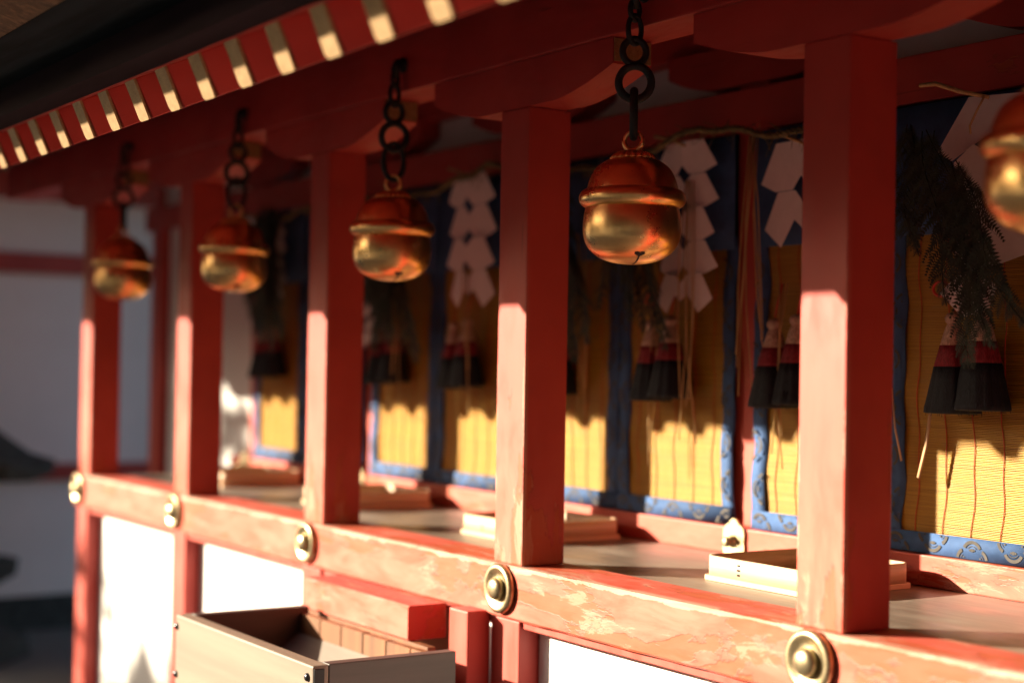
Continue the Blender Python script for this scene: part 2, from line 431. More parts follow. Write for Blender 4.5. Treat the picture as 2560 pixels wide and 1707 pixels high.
# back row posts, beam, plaster frieze, ceiling
for k in range(-3, 7):
    x = -.826 + (k)*S
    part_box('back_post', RED_Z, hall, x-.05, x+.05, .636, .735, .0525, 1.10, .004)
    m = MB(); m.prism([(px, pz+.12) for px, pz in bracket_profile(x, .30)], .625, .74); m.build('bracket', RED_B, hall)
part_box('back_beam', RED_B, hall, -4.7, XR, .617, .635, .957, 1.055, .003)
part_box('frieze', PLASTER, hall, -4.7, XR, .70, .72, 1.06, 1.30, 0)
part_box('back_upper_beam', RED_B, hall, -4.7, XR, .64, .76, 1.165+.0, 1.26, .003)
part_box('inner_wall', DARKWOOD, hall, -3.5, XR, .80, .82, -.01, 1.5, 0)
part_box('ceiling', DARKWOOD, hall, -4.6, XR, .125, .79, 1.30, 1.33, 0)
# end wall of white plaster beyond the last blind, with its corner post
part_box('end_wall', PLASTER, hall, -4.66, -3.66, .72, .745, -H, 1.06, 0)
part_box('corner_post', RED_Z, hall, -4.78, -4.67, .68, .79, -H, 1.15, .004)
# gilt fittings at the foot of the back posts
for k in range(-3, 2):
    x = -.826 + k*S; c = (x, .5985, .022)
    m = MB(); pts = []
    for i in range(48):
        a = 2*PI*i/48; rr = .034 + .005*abs(math.sin(3*a)); pts.append((x + rr*math.cos(a)*1.0, .022 + 1.35*rr*math.sin(a)))
    m.prism(pts, .5925, .5985)
    f = m.build('gilt_fitting', BOSS, hall, .0012, 1)
    m = MB(); m.lathe([(.015, 0), (.014, .006), (.009, .010), (.009, .013), (.012, .017), (.011, .024), (.004, .028)], (x, .5925, .022), 20, axis='Y')
    m.build('knob', BOSS, f)

# ------------------------------------------------------------------ bells with their chains
def ring(m, c, ro, rt_, ax, elong=1.0, mi=0, n=36):
    """link of wire radius rt_; ax = unit vector in the ring's plane (horizontal); elong stretches it upright"""
    ax = Vector(ax).normalized(); pts = []
    for i in range(n):
        a = 2*PI*i/n; pts.append(Vector(c) + ax*ro*math.cos(a) + Vector((0, 0, 1))*ro*elong*math.sin(a))
    m.tube(pts, rt_, 10, mi, closed=True)
BS = 1.03
PROF_TOP = [(.0385, .0718), (.047, .0695), (.057, .0632), (.066, .0555), (.0725, .0455), (.0775, .034), (.0805, .0235), (.082, .0165)]
PROF_RIM = [(.0815, .0165), (.0835, .0172), (.0885, .0150), (.0935, .0098), (.0957, .0020), (.0945, -.0060), (.0900, -.0115), (.0855, -.0145), (.0835, -.0152)]
PROF_LOW = [(.0835, -.0150), (.0845, -.019), (.0868, -.032), (.0880, -.048), (.0872, -.063), (.0838, -.077), (.0765, -.0895), (.066, -.0995), (.052, -.1075), (.036, -.1125), (.018, -.1152), (.001, -.116)]
def fine(prof, n=4):
    out = []; prof = [(a*BS, b*BS) for a, b in prof]
    k = len(prof)
    for i in range(k-1):
        p0 = prof[max(i-1, 0)]; p1 = prof[i]; p2 = prof[i+1]; p3 = prof[min(i+2, k-1)]
        for j in range(n):
            t = j/n
            out.append(tuple(.5*((2*p1[d]) + (-p0[d]+p2[d])*t + (2*p0[d]-5*p1[d]+4*p2[d]-p3[d])*t*t + (-p0[d]+3*p1[d]-3*p2[d]+p3[d])*t**3) for d in (0, 1)))
    out.append(prof[-1]); return out
def make_bell(x, label, turn):
    c = Vector((x, -.03, .722))
    t = thing('hanging_bell', c, label, 'bell', 'brass bells hanging along the front')
    m = MB(); m.lathe(fine(PROF_TOP), c, 72); m.build('upper_shell', BRASS, t)
    m = MB(); m.lathe(fine(PROF_RIM), c, 72); rim = m.build('rim_band', BRASS, t)
    m = MB(); m.lathe(fine(PROF_LOW), c, 72); low = m.build('lower_shell', BRASS, t)
    m = MB()
    m.lathe([(a*BS, b*BS) for a, b in [(.036, .0715), (.0395, .0722), (.040, .0745), (.036, .0798), (.029, .0842), (.020, .0870), (.012, .0878), (.001, .088)]], c, 160,
            ribs=lambda k, a: 1 + (.13*abs(math.cos(10*a)) - .09 if 1 <= k <= 4 else 0))
    m.build('fluted_cap', BRASS, t)
    m = MB(); pts = []; rad = []
    for i in range(32):
        a = 2*PI*i/32 + PI/2
        pts.append(c + Vector((math.cos(a)*.0175*.83, math.cos(a)*.0175*.55, .1080 + math.sin(a)*.0175))); rad.append(.0032 + .0024*(.5-.5*math.sin(a)))
    m.tube(pts, rad, 10, 0, closed=True); m.build('hanging_ring', BRASS, t)
    # heart-shaped mouth and slit: black sheet over the lower shell for shaded openings
    def on(phi, s):
        pr = fine(PROF_LOW, 8); k = s*(len(pr)-1); i = min(int(k), len(pr)-2); f = k-i
        r = pr[i][0]*(1-f)+pr[i+1][0]*f + .0005; z = pr[i][1]*(1-f)+pr[i+1][1]*f - .0005
        return c + Vector((r*math.cos(phi), r*math.sin(phi), z))
    ph = math.radians(-37+12)
    m = MB(); hv = []
    for i in range(28):
        a = 2*PI*i/28; hx = 16*math.sin(a)**3; hy = 13*math.cos(a)-5*math.cos(2*a)-2*math.cos(3*a)-math.cos(4*a)
        hv.append(on(ph + hx*.0092, .65 - hy*.0031))
    hv.append(on(ph, .645)); m.add(hv, [(i, (i+1) % 28, 28) for i in range(28)])
    sl_v = []
    for i in range(9):
        f = .66 + .30*i/8; w = .0016/max(.012, (c - on(ph, f)).xy.length)
        sl_v += [on(ph-w+.02*i/8, f), on(ph+w+.02*i/8, f)]
    m.add(sl_v, [(2*i, 2*i+1, 2*i+3, 2*i+2) for i in range(8)])
    m.build('mouth_slit_sheet', IRON, low)
    m = MB()
    fa = math.radians(-37+16); fc = c + Vector((math.cos(fa)*.0905, math.sin(fa)*.0905, .0125)); o1 = Vector((-math.sin(fa), math.cos(fa), 0)); o2 = Vector((-.5*math.cos(fa), -.5*math.sin(fa), .86))
    for i in range(8):
        a = 2*PI*i/8; m.lathe([(.0022, 0), (.0018, .0012), (.0004, .0018)], fc + o1*.0062*math.cos(a) + o2*.0062*math.sin(a), 8)
    m.lathe([(.003, 0), (.002, .0018), (.0004, .0024)], fc, 8); m.build('flower_stud', BRASS, rim)
    # chain
    ch = MB(); dark = IRON
    u = Vector((1.78, 1.89-c.x, 0)).normalized(); v = Vector((-u.y, u.x, 0)); z0 = c.z
    rnd = random.Random(x)
    ring(ch, (c.x, c.y, z0+.158), .0185 if turn else .024, .0078 if turn else .0062, v if turn else u, 2.3 if turn else 1.75)
    o = ch.build('chain', dark, t)
    for (dz, ro, rt2, ax, e) in ((.2155, .0300, .0076, u, 1.03), (.273, .0222, .0066, u*.97+v*.25, 1.05), (.3135, .0150, .0052, u*.8+v*.6, 1.75), (.350, .0135, .0052, v*.75+u*.6, 1.35)):
        q = MB(); ring(q, (c.x+rnd.uniform(-.002, .002), c.y, z0+dz), ro, rt2, ax, e); q.build('link', dark, o)
    q = MB(); q.tube([(c.x, c.y, z0+.352), (c.x+.004, c.y-.006, z0+.372), (c.x+.008, c.y, z0+.388), (c.x+.006, c.y+.014, z0+.390), (c.x, c.y+.026, z0+.385)], [.007, .009, .010, .010, .008], 8)
    q.lathe([(.018, 0), (.019, .002), (.016, .006), (.006, .008)], (c.x, c.y+.0235, z0+.385), 14, axis='Y'); q.build('hook', dark, t)
    return t
bl = ['farthest brass bell at the left end, in front of the last pillar, strongly blurred',
      'second brass bell from the left, hanging in front of the second pillar, blurred',
      'middle brass bell hanging beside the third pillar with an open oval chain link',
      'large sharp brass bell with heart-shaped slit hanging between the two nearest pillars',
      'nearest brass bell cut off by the right edge of the photo, seen only in part']
for i, k in enumerate((-4, -3, -2, -1, 0)):
    b_ = make_bell(k*S + .496 + (.02 if k == 0 else 0), bl[i], i in (0, 3, 4))
    b_.rotation_euler = [(.010, -.012, -.2), (-.008, .010, .18), (.006, .008, .18), (0, 0, 0), (-.006, .008, .2)][i]

# ------------------------------------------------------------------ bamboo blinds behind the counter
def crest(m, cx, cz, y, R, zmin, zmax, xmin, xmax, rot=0, mi=1):
    """printed flower crest made of arcs, clipped to the cloth band"""
    def quadstrip(pa, pb):
        for i in range(len(pa)-1):
            q = [pa[i], pa[i+1], pb[i+1], pb[i]]
            q = [(cx+a, cz+b) for a, b in q]
            if all(zmin < b < zmax and xmin < a < xmax for a, b in q):
                m.add([(a, y, b) for a, b in q], [(0, 1, 2, 3)], mi)
    for k in range(4):
        th = rot + k*PI/2
        def T(a, b): return (a*math.cos(th)-b*math.sin(th), a*math.sin(th)+b*math.cos(th))
        for (r0, r1, da) in ((.43*R, .60*R, 1.15), (.30*R, .335*R, 1.0)):
            pa = []; pb = []
            for i in range(13):
                g = PI/2 + da*(2*i/12-1); 
                pa.append(T(r0*math.cos(g), .40*R + r0*math.sin(g)*.95)); pb.append(T(r1*math.cos(g), .40*R + r1*math.sin(g)*.95))
            quadstrip(pa, pb)
        pa = [T(-.075*R, .42*R+.04*R*i) for i in range(5)]; pb = [T(.075*R, .42*R+.04*R*i) for i in range(5)]
        quadstrip(pa, pb)
        for sx in (-1, 1):
            pa = []; pb = []
            for i in range(7):
                g = 2*PI*i/6; pa.append(T(sx*.13*R, .50*R)); pb.append(T(sx*.13*R+.06*R*math.cos(g), .50*R+.06*R*math.sin(g)))
            quadstrip(pa, pb)
YB = .620
def wob(z, s): return .0035*math.sin(z*23+s) + .0025*math.sin(z*51+s*2)
def make_blind(x0, x1, s, label, bl_, br_):
    """x0..x1 outer edges; bl_, br_ widths of the cloth borders"""
    t = thing('bamboo_blind', ((x0+x1)/2, YB, .05), label, 'bamboo blind', 'bamboo blinds with blue silk borders')
    zb, zt, bb = .055, .69, .040
    m = MB(); n = int((zt-zb-bb+.01)/.0032); nx = 4
    rnd = random.Random(s)
    for i in range(n):
        z = zb + bb - .004 + i*.0032; dz = rnd.uniform(-.0004, .0004); dy = rnd.uniform(-.0004, .0004)
        for (a, b) in ((0, 1),):
            xa, xb_ = x0+bl_*.6, x1-br_*.6
            vs = []
            for j in range(nx+1):
                x = xa + (xb_-xa)*j/nx; zz = z + dz*math.sin(j*1.7+i)
                for g in range(5):
                    an = PI/2 + PI*g/4
                    vs.append((x, YB + .004 + dy + .0015*math.cos(an)*-1*-1 - .0, zz + .00135*math.sin(an)))
            m.add(vs, [(j*5+g, j*5+g+1, (j+1)*5+g+1, (j+1)*5+g) for j in range(nx) for g in range(4)], 0, True)
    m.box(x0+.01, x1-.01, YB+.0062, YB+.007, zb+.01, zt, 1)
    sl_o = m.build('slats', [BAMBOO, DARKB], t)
    m = MB(); k = 5; wd = x1-x0-bl_-br_
    for i in range(1, k+1):
        xx = x0+bl_ + wd*(i-.5)/k
        m.tube([(xx+wob(zb+bb+(zt-zb-bb)*j/40, s+i*.2), YB+.0012, zb+bb+(zt-zb-bb)*j/40) for j in range(41)], .0011, 4)
    m.build('binding_cords', STRING, sl_o)
    # borders: left, right, foot and the valance on top
    def band(name, xa, xb, za, zb_, y, sway=0, n=24, par=t, deco=None):
        m = MB(); vs = []; vert = (zb_-za) > (xb-xa)
        for i in range(n+1):
            z = za + (zb_-za)*i/n
            w = wob(z, s)*sway; yy = y + .003*math.sin(z*31+s)*sway
            vs += [(xa+w, yy, z), (xb+w, yy - .001, z), (xb+w, yy+.003, z), (xa+w, yy+.003, z)]
        m.add(vs, [(i*4+j, i*4+(j+1) % 4, i*4+4+(j+1) % 4, i*4+4+j) for i in range(n) for j in range(4)], 0, True)
        m.add(vs[:4], [(0, 1, 2, 3)]); m.add(vs[-4:], [(3, 2, 1, 0)])
        if deco: deco(m)
        return m.build(name, [BLUE, CREST], par)
    def side(xa, w):
        def f(m):
            z = zb + .09; i = 0
            while z < .66:
                crest(m, xa if i % 2 else xa+w, z, YB-.0085, .038, 0, 1, xa+.002, xa+w-.002); z += .098; i += 1
        return f
    def foot(m):
        i = 0; x = x0 + .03
        while x < x1 - .005:
            crest(m, x, zb+bb+.002 if i % 2 else zb-.003, YB-.0075, .040, zb, zb+bb-.0005, x0+.001, x1-.001); x += .098; i += 1
    band('border', x0, x0+bl_, zb, zt+.03, YB-.002, 1.0, deco=side(x0, bl_))
    band('border', x1-br_, x1, zb, zt+.03, YB-.002, 1.0, deco=side(x1-br_, br_))
    band('foot_border', x0+.0005, x1-.0005, zb-.001, zb+bb, YB-.0055, 0, 2, deco=foot)
    band('valance', x0+.0005, x1-.0005, .688, .950, YB-.008, 0, 4)
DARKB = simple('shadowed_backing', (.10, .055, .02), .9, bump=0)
blabels = []
bays = ['the leftmost pair of back posts', 'third bay behind the middle bell', 'bay left of the gilt fitting near the sharp bell', 'nearest bay right of the gilt fitting', 'x']
bn = {(-3, 0): 'bamboo blind in the farthest bay, left one, beside the white end wall',
      (-3, 1): 'bamboo blind in the farthest bay, hidden mostly behind the third pillar',
      (-2, 0): 'bamboo blind just right of the third pillar, below the middle bell',
      (-2, 1): 'bamboo blind just left of the fourth pillar, with two sunlit scallops',
      (-1, 0): 'bamboo blind just right of the fourth pillar, left of the dark blue band',
      (-1, 1): 'bamboo blind below the sharp bell, left of the red back post with the gilt fitting',
      (0, 0): 'bamboo blind mostly hidden behind the nearest pillar, right of the red back post',
      (0, 1): 'nearest bamboo blind at the right edge with sharp slats, red cords and grey crests',
      (1, 0): 'bamboo blind beyond the right edge of the photo, next to the nearest one'}
for k in range(-3, 2):
    a = -.7925 + k*S; b = a + .405; c_ = a + S - .067
    if (k, 0) in bn: make_blind(a, b, k*3.1+1, bn[(k, 0)], .044, .045)
    if (k, 1) in bn: make_blind(b+.001, c_, k*3.1+2.4, bn[(k, 1)], .045, .040)

# ------------------------------------------------------------------ offertory trays on the counter
def make_tray(x, y, label):
    t = thing('wooden_tray', (x, y, -.010), label, 'tray', 'pale wooden trays on the counter')
    L, D, hgt, r, th = .285, .285, .050, .022, .005
    def rr(hx, hy, rad, n=6):
        out = []
        for (sx, sy, a0) in ((1, 1, 0), (-1, 1, PI/2), (-1, -1, PI), (1, -1, 1.5*PI)):
            for i in range(n+1):
                a = a0 + PI/2*i/n; out.append((x+sx*(hx-rad)+rad*math.cos(a), y+sy*(hy-rad)+rad*math.sin(a)))
        return out
    o = rr(L/2, D/2, r); i_ = rr(L/2-th, D/2-th, r-th+.001); n = len(o); m = MB()
    z0, z1 = .0, hgt-.010
    vs = [(a, b, z0-.0) for a, b in o] + [(a, b, z1) for a, b in o] + [(a, b, z1) for a, b in i_] + [(a, b, z0) for a, b in i_]
    m.add(vs, [(q*n+j, q*n+(j+1) % n, ((q+1) % 4)*n+(j+1) % n, ((q+1) % 4)*n+j) for q in range(4) for j in range(n)], 0, True)
    wl = m.build('wall', HINOKI, t)
    m = MB(); p = rr(L/2+.003, D/2+.003, .012); m.prism(p, -.0098, .0008, 'XY'); m.build('base_board', HINOKI, t, .001, 1)
    m = MB()
    for q in range(3): m.box(x-L/2+.098, x-L/2+.106, y-D/2-.0009, y-D/2+.001, .008+q*.0095, .0115+q*.0095)
    m.build('bark_stitching', DARKWOOD, wl)
tl = {-4: 'pale wooden tray on the counter in the farthest bay behind the second pillar', -3: 'pale wooden tray on the counter between the second and third pillars',
      -2: 'pale wooden tray on the counter behind the fourth pillar', -1: 'nearest pale wooden tray with three bark stitches behind the nearest pillar', -5: ''}
for k in (-3, -2, -1):
    make_tray(-.403 + (k+1)*S - (.03 if k < -1 else 0), .4125, {-1: 'nearest pale wooden tray with three bark stitches, behind the nearest pillar', -2: 'sunlit pale wooden tray on the counter behind the fourth pillar, below the sharp bell',
              -3: 'shaded wooden tray on the counter just right of the third pillar'}[k])
make_tray(-.403 - 3*S, .4125, 'blurred wooden tray on the counter between the second and third pillars')

# ------------------------------------------------------------------ tassels
def tassel_mesh(c, hgt=.19, wb=.052, seed=0):
    rnd = random.Random(seed); n = 40
    ph = rnd.uniform(0, 6)
    rib = lambda k, a: 1 + .05*math.sin(13*a+ph) + .035*math.sin(29*a+ph*2) + .02*math.sin(5*a)
    m1 = MB(); m1.lathe([(.003, .195), (.012, .192), (.0165, .184), (.015, .176), (.0115, .172), (.0135, .168), (.018, .155), (.022, .140), (.0245, .130)], c, n, ribs=rib)
    m2 = MB(); m2.lathe([(.0247, .131), (.0285, .115), (.033, .098), (.035, .089)], c, n, ribs=rib)
    m3 = MB(); m3.lathe([(.0352, .090), (.040, .065), (.046, .035), (.051, .012), (wb, .002), (.047, .000), (.020, .004)], c, n, ribs=rib)
    for i in range(50):
        a = rnd.uniform(0, 2*PI); r = rnd.uniform(.030, wb*1.02); zz = rnd.uniform(-.006, .001)
        p0 = (c[0]+r*.9*math.cos(a), c[1]+r*.9*math.sin(a), c[2]+.03); p1 = (c[0]+r*1.02*math.cos(a), c[1]+r*1.02*math.sin(a), c[2]+zz)
        m3.tube([p0, p1], [.0014, .0005], 3)
    return m1, m2, m3
TP = None
def make_tassel(x, y, z, label, seed):
    t = thing('silk_tassel', (x, y, z), label, 'tassel', 'silk tassels hanging before the blinds')
    a, b, c_ = tassel_mesh((x, y, z), seed=seed)
    a.build('pale_band', HAIRW, t); b.build('maroon_band', HAIRM, t); c_.build('black_skirt', HAIRK, t)
    m = MB(); m.tube([(x, y, z+.19), (x+.004, y+.004, z+.23), (x+.01, y+.012, z+.27)], .0022, 6); m.build('cord', STRING, t)
    return t
tx = [(-.155, 'by the nearest blind', .335), (-.655, 'left of the nearest pillar by the red back post', .33), (-1.085, 'below the sharp bell over its bamboo blind', .333),
      (-1.545, 'right of the fourth pillar in deep shade', .33), (-2.005, 'left of the fourth pillar below the zigzag paper', .34), (-2.44, 'right of the third pillar below the middle bell', .345),
      (-2.87, 'hidden behind the third pillar', .34), (-3.32, 'in the farthest bay left of the third pillar', .35)]
for i, (x, lb, z) in enumerate(tx):
    make_tassel(x-.018, .568, z, 'left tricolour silk tassel ' + lb, i)
    make_tassel(x+.050, .570, z+.008, 'right tricolour silk tassel ' + lb, i+50)

# red cord rings by the blinds
for i, (x, z, lb) in enumerate([(-.235, .578, 'beside the fern at the right edge'), (-1.15, .578, 'under the sharp bell')]):
    t = thing('cord_loop', (x, .60, z), 'round maroon cord loop ' + lb, 'cord loop', 'maroon cord loops')
    m = MB(); ring(m, (x, .60, z), .019, .0028, (1, 0, 0), .75); m.build('loop', STRING, t)
    m = MB(); m.tube([(x+.019, .60, z), (x+.045, .606, z+.004), (x+.07, .615, z+.02)], .002, 5); m.build('cord', STRING, t)

# ------------------------------------------------------------------ zigzag paper streamers
def make_shide(x, y, z, label, seed, sc_=1.0, half=0, tilt=0, n=5):
    t = thing('paper_streamer', (x, y, z), label, 'paper streamer', 'white zigzag paper streamers')
    rnd = random.Random(seed); tooth = .068*sc_; wd = .060*sc_
    for s in (-1, 1):
        if half and s != half: continue
        m = MB()
        # ribbon folded into slanting squares: outer edge is a saw-tooth, inner edge leaves diamond holes
        for i in range(n):
            zt = z - i*tooth; y0 = y + (.004 if i % 2 else -.004)
            h0 = .019*sc_*(i > 0); o = rnd.uniform(-.006, .006)
            pts = [(0, zt-tooth*.27*(i > 0)), (s*h0, zt), (s*.058*sc_, zt), (s*(.094*sc_+o), zt-tooth*.80), (s*.058*sc_, zt-tooth), (s*.019*sc_, zt-tooth), (0, zt-tooth*.73)]
            if i == n-1: pts = pts[:3] + [(s*(.088*sc_+o), zt-tooth*.75), (s*.050*sc_, zt-tooth*1.15), (s*.020*sc_, zt-tooth*.60), (0, zt-tooth*.80)]
            vs = []
            for a, b in pts:
                aa = a*math.cos(tilt) - (b-z)*math.sin(tilt); bb = a*math.sin(tilt) + (b-z)*math.cos(tilt)
                vs.append((x+aa, y0 + a*s*.12, z+bb))
            k = len(vs); vs2 = [(a, b+.0006, c_) for a, b, c_ in vs]
            m.add(vs + vs2, [tuple(range(k)), tuple(range(2*k-1, k-1, -1))] + [(j, (j+1) % k, (j+1) % k+k, j+k) for j in range(k)])
        m.build('folded_strip', PAPER, t)
    m = MB(); m.tube([(x-.10, y-.006, z+.022), (x-.045, y-.008, z+.010), (x+.012, y-.006, z-.012)], [.0045, .004, .003], 6); m.build('bamboo_pin', STRAW, t)
    return t
make_shide(-1.93, .55, .955, 'wide zigzag paper streamer left of the fourth pillar, with dark diamond gaps', 1, 1.35, 0, 0, 4)
make_shide(-.985, .56, .945, 'zigzag paper streamer hanging directly behind the sharp bell', 2, 1.15, 0)
make_shide(-.575, .55, .905, 'zigzag paper streamer mostly hidden by the left side of the nearest pillar', 3, 1.55, 0, 0, 2)
make_shide(-2.52, .56, .70, 'small blurred zigzag paper streamer right of the third pillar under the middle bell', 4, .7, 0)
make_shide(-3.25, .56, .90, 'blurred zigzag paper streamer in the farthest bay beside the second bell', 5, .8, 0)
# the big near one at the right edge is a single broad strip
t = thing('paper_streamer', (-.10, .53, .95), 'large dim paper streamer behind the fern at the right edge', 'paper streamer', 'white zigzag paper streamers')
def px(x, y): return (-.192+(x-2165)*.00102+(y-210)*.00002, .958-(y-210)*.000846-(x-2165)*.00014)
for q, pts in enumerate(([(2219, 225), (2352, 212), (2420, 208), (2240, 331), (2188, 372), (2150, 356)],
            [(2241, 331), (2275, 351), (2400, 440), (2352, 560), (2262, 602), (2200, 612), (2165, 568), (2205, 480), (2192, 376)],
            [(2197, 644), (2172, 674), (2230, 720), (2290, 692), (2305, 640), (2245, 604)])):
    m = MB(); pts = [px(*p) for p in pts]; k = len(pts); vs = [(a, .545 + .10*(b-.8)*(-1)**q + .004*q, b) for a, b in pts]; vs2 = [(a, b+.0008, c_) for a, b, c_ in vs]
    m.add(vs+vs2, [tuple(range(k)), tuple(range(2*k-1, k-1, -1))] + [(j, (j+1) % k, (j+1) % k+k, j+k) for j in range(k)])
    m.build('folded_sheet', PAPER, t)
m = MB(); m.tube([(-.205, .50, .963), (-.17, .505, .962), (-.12, .515, .942), (-.065, .53, .925)], [.004, .005, .005, .004], 6); m.build('bamboo_pin', STRAW, t)
m = MB(); m.tube([(-.07, .525, .928), (-.085, .52, .90), (-.10, .52, .875), (-.098, .52, .86)], .0022, 5); m.build('cord', STRAW, t)

# ------------------------------------------------------------------ ferns
def frond(m, path, wid, rnd, np_=22, curl=.5):
    """hanging frond: stem along path, paired pinnae each a comb of small leaflets"""
    pts = [Vector(p) for p in path]; m.tube(pts, .0014, 4)
    n = len(pts)-1
    for i in range(1, np_):
        f = i/np_; k = f*n; a = int(k); p = pts[a].lerp(pts[min(a+1, n)], k-a); tdir = (pts[min(a+1, n)]-pts[a]).normalized()
        L = wid*math.sin(PI*(f*.85+.1))*rnd.uniform(.75, 1.1)
        for s in (-1, 1):
            side = Vector((s, rnd.uniform(-.35, .15), rnd.uniform(-.25, .35))).normalized()
            d = (side + tdir*rnd.uniform(.2, .7)).normalized(); q = p.copy(); step_ = L/11
            bend = tdir*rnd.uniform(.08, .22)*curl + Vector((0, rnd.uniform(-.06, .06), -.07))
            prev = q
            for j in range(11):
                d = (d + bend).normalized(); nq = q + d*step_
                ll = .0195*(wid/.09)*(1-j/13)*rnd.uniform(.8, 1.1)
                w = step_*.46
                nrm = d.cross(Vector((0, 1, 0))).normalized()
                for ss in (-1, 1):
                    tip = q + (nrm*ss + d*.45).normalized()*ll + Vector((0, rnd.uniform(-.002, .002), 0))
                    m.add([q - d*w, q + d*w, tip], [(0, 1, 2)])
                q = nq
            # rachis
            m.add([p + Vector((0, .0006, 0)), p - Vector((0, .0006, .0008)), q], [(0, 1, 2)])
def make_fern(x, y, z, L, label, seed, wid=.07, count=3, lean=0):
    t = thing('dried_fern', (x, y, z), label, 'fern', 'dried ferns hung with the straw rope')
    rnd = random.Random(seed)
    for c_ in range(count):
        m = MB(); path = []; x0 = x + rnd.uniform(-.02, .02); ang = lean + rnd.uniform(-.25, .25)
        for i in range(12):
            f = i/11; path.append((x0 + L*f*math.sin(ang) + .015*math.sin(f*7+seed+c_), y - .01*c_ - .02*math.sin(f*PI), z - L*f*math.cos(ang)*(1-.06*c_)))
        frond(m, path, wid, rnd)
        m.build('frond', FERN, t)
make_fern(-.150, .49, .87, .36, 'sharp dark fern draped over the large paper at the right edge', 3, .075, 3, .25)
make_fern(-.050, .46, .80, .38, 'long curled fern frond hanging in front of the tassels at the right edge', 4, .085, 3, .28)
make_fern(-.27, .56, .90, .26, 'dim tangle of fern just right of the nearest pillar', 5, .06, 3, -.05)
make_fern(-1.08, .52, .86, .42, 'blurred dark fern hanging behind and below the sharp bell', 6, .065, 5, .03)
make_fern(-1.43, .54, .94, .56, 'broad dark fern hanging just right of the fourth pillar', 7, .11, 7, .06)
make_fern(-2.30, .54, .90, .50, 'blurred dark fern hanging right of the middle bell', 8, .11, 7, .0)
make_fern(-2.62, .56, .95, .30, 'blurred fern high behind the third pillar, left of the middle bell', 12, .07, 3, .0)
make_fern(-3.15, .54, .95, .52, 'blurred dark fern mass in the farthest bay beside the second bell', 9, .12, 7, -.05)
make_fern(-3.35, .56, .90, .42, 'narrower blurred fern at the end of the blinds by the white wall', 10, .08, 3, -.05)

# ------------------------------------------------------------------ twisted straw rope and loose straws
t = thing('straw_rope', (-1.8, .53, .93), 'twisted straw rope with frayed green and gold tufts strung under the back beam', 'straw rope')
m = MB()
def rope_c(x):
    u = ((x+.89) % S)/S; return Vector((x, .53, .965 - .055*math.sin(PI*u) + .006*math.sin(x*31)))
for s in range(3):
    pts = []; xx = -3.5
    while xx < -.40:
        c_ = rope_c(xx); a = xx*130 + s*2*PI/3; pts.append(c_ + Vector((0, .0045*math.cos(a), .0045*math.sin(a)))); xx += .011
    m.tube(pts, .0043, 5)
m.build('twisted_strands', OLDSTRAW, t)
m = MB(); rnd = random.Random(11)
for i in range(420):
    x = rnd.uniform(-3.5, -.40); p = rope_c(x); d = Vector((rnd.uniform(-1, 1), rnd.uniform(-.8, .5), rnd.uniform(-1.2, .5))).normalized()*rnd.uniform(.02, .055)
    m.tube([p, p+d*.5+Vector((0, 0, .003)), p+d], [.0012, .001, .0005], 3)
m.build('frayed_ends', OLDSTRAW, t)
def straws(x, z, L, n, label, seed, spread=.04, y=.55):
    t = thing('straw_bundle', (x, y, z), label, 'straw bundle', 'loose rice straws hanging from the rope')
    rnd = random.Random(seed); m = MB()
    for i in range(n):
        a = rnd.uniform(-spread, spread); l = L*rnd.uniform(.75, 1.0); x0 = x + rnd.uniform(-.012, .012); b = rnd.uniform(-.02, .02)
        m.tube([(x0, y+rnd.uniform(-.01, .01), z), (x0+a*.3+b, y, z-l*.33), (x0+a*.65+b, y, z-l*.66), (x0+a, y+rnd.uniform(-.01, .01), z-l)], [.0022, .002, .002, .0016], 4)
    m.build('stalks', STRAW, t)
straws(-.73, .93, .60, 7, 'loose straws fanning down left of the nearest pillar', 1, .06)
straws(-.95, .85, .62, 5, 'loose straws beside the paper streamer behind the sharp bell', 2, .05)
straws(-1.06, .60, .44, 2, 'pair of thin straws crossing the blind below the sharp bell', 3, .02)
straws(-1.93, .70, .46, 4, 'blurred straws hanging left of the fourth pillar', 4, .03)
straws(-2.35, .75, .50, 5, 'blurred straws beside the fern right of the third pillar', 5, .05)
straws(-1.38, .75, .48, 4, 'blurred straws at the fern right of the fourth pillar', 6, .05)
straws(-.62, .60, .42, 3, 'straws under the tassels left of the nearest pillar', 7, .02)
def slip(pts, label, wd=.006):
    t = thing('bamboo_strip', pts[0], label, 'bamboo strip', 'flat bamboo strips below the tassels')
    m = MB(); m.tube(pts, wd, 4, flat=.3); m.build('strip', HINOKI2, t)
HINOKI2 = simple('tan_bamboo_strip', (.50, .31, .17), .5, bump=.05, var=.1)
slip([(-.243, .585, .345), (-.252, .583, .27), (-.268, .58, .205)], 'flat bamboo strip slanting below the tassels at the right edge', .0045)
slip([(-.36, .60, .38), (-.345, .595, .30), (-.322, .59, .235)], 'thin bamboo strip in shade right of the nearest pillar', .0028)

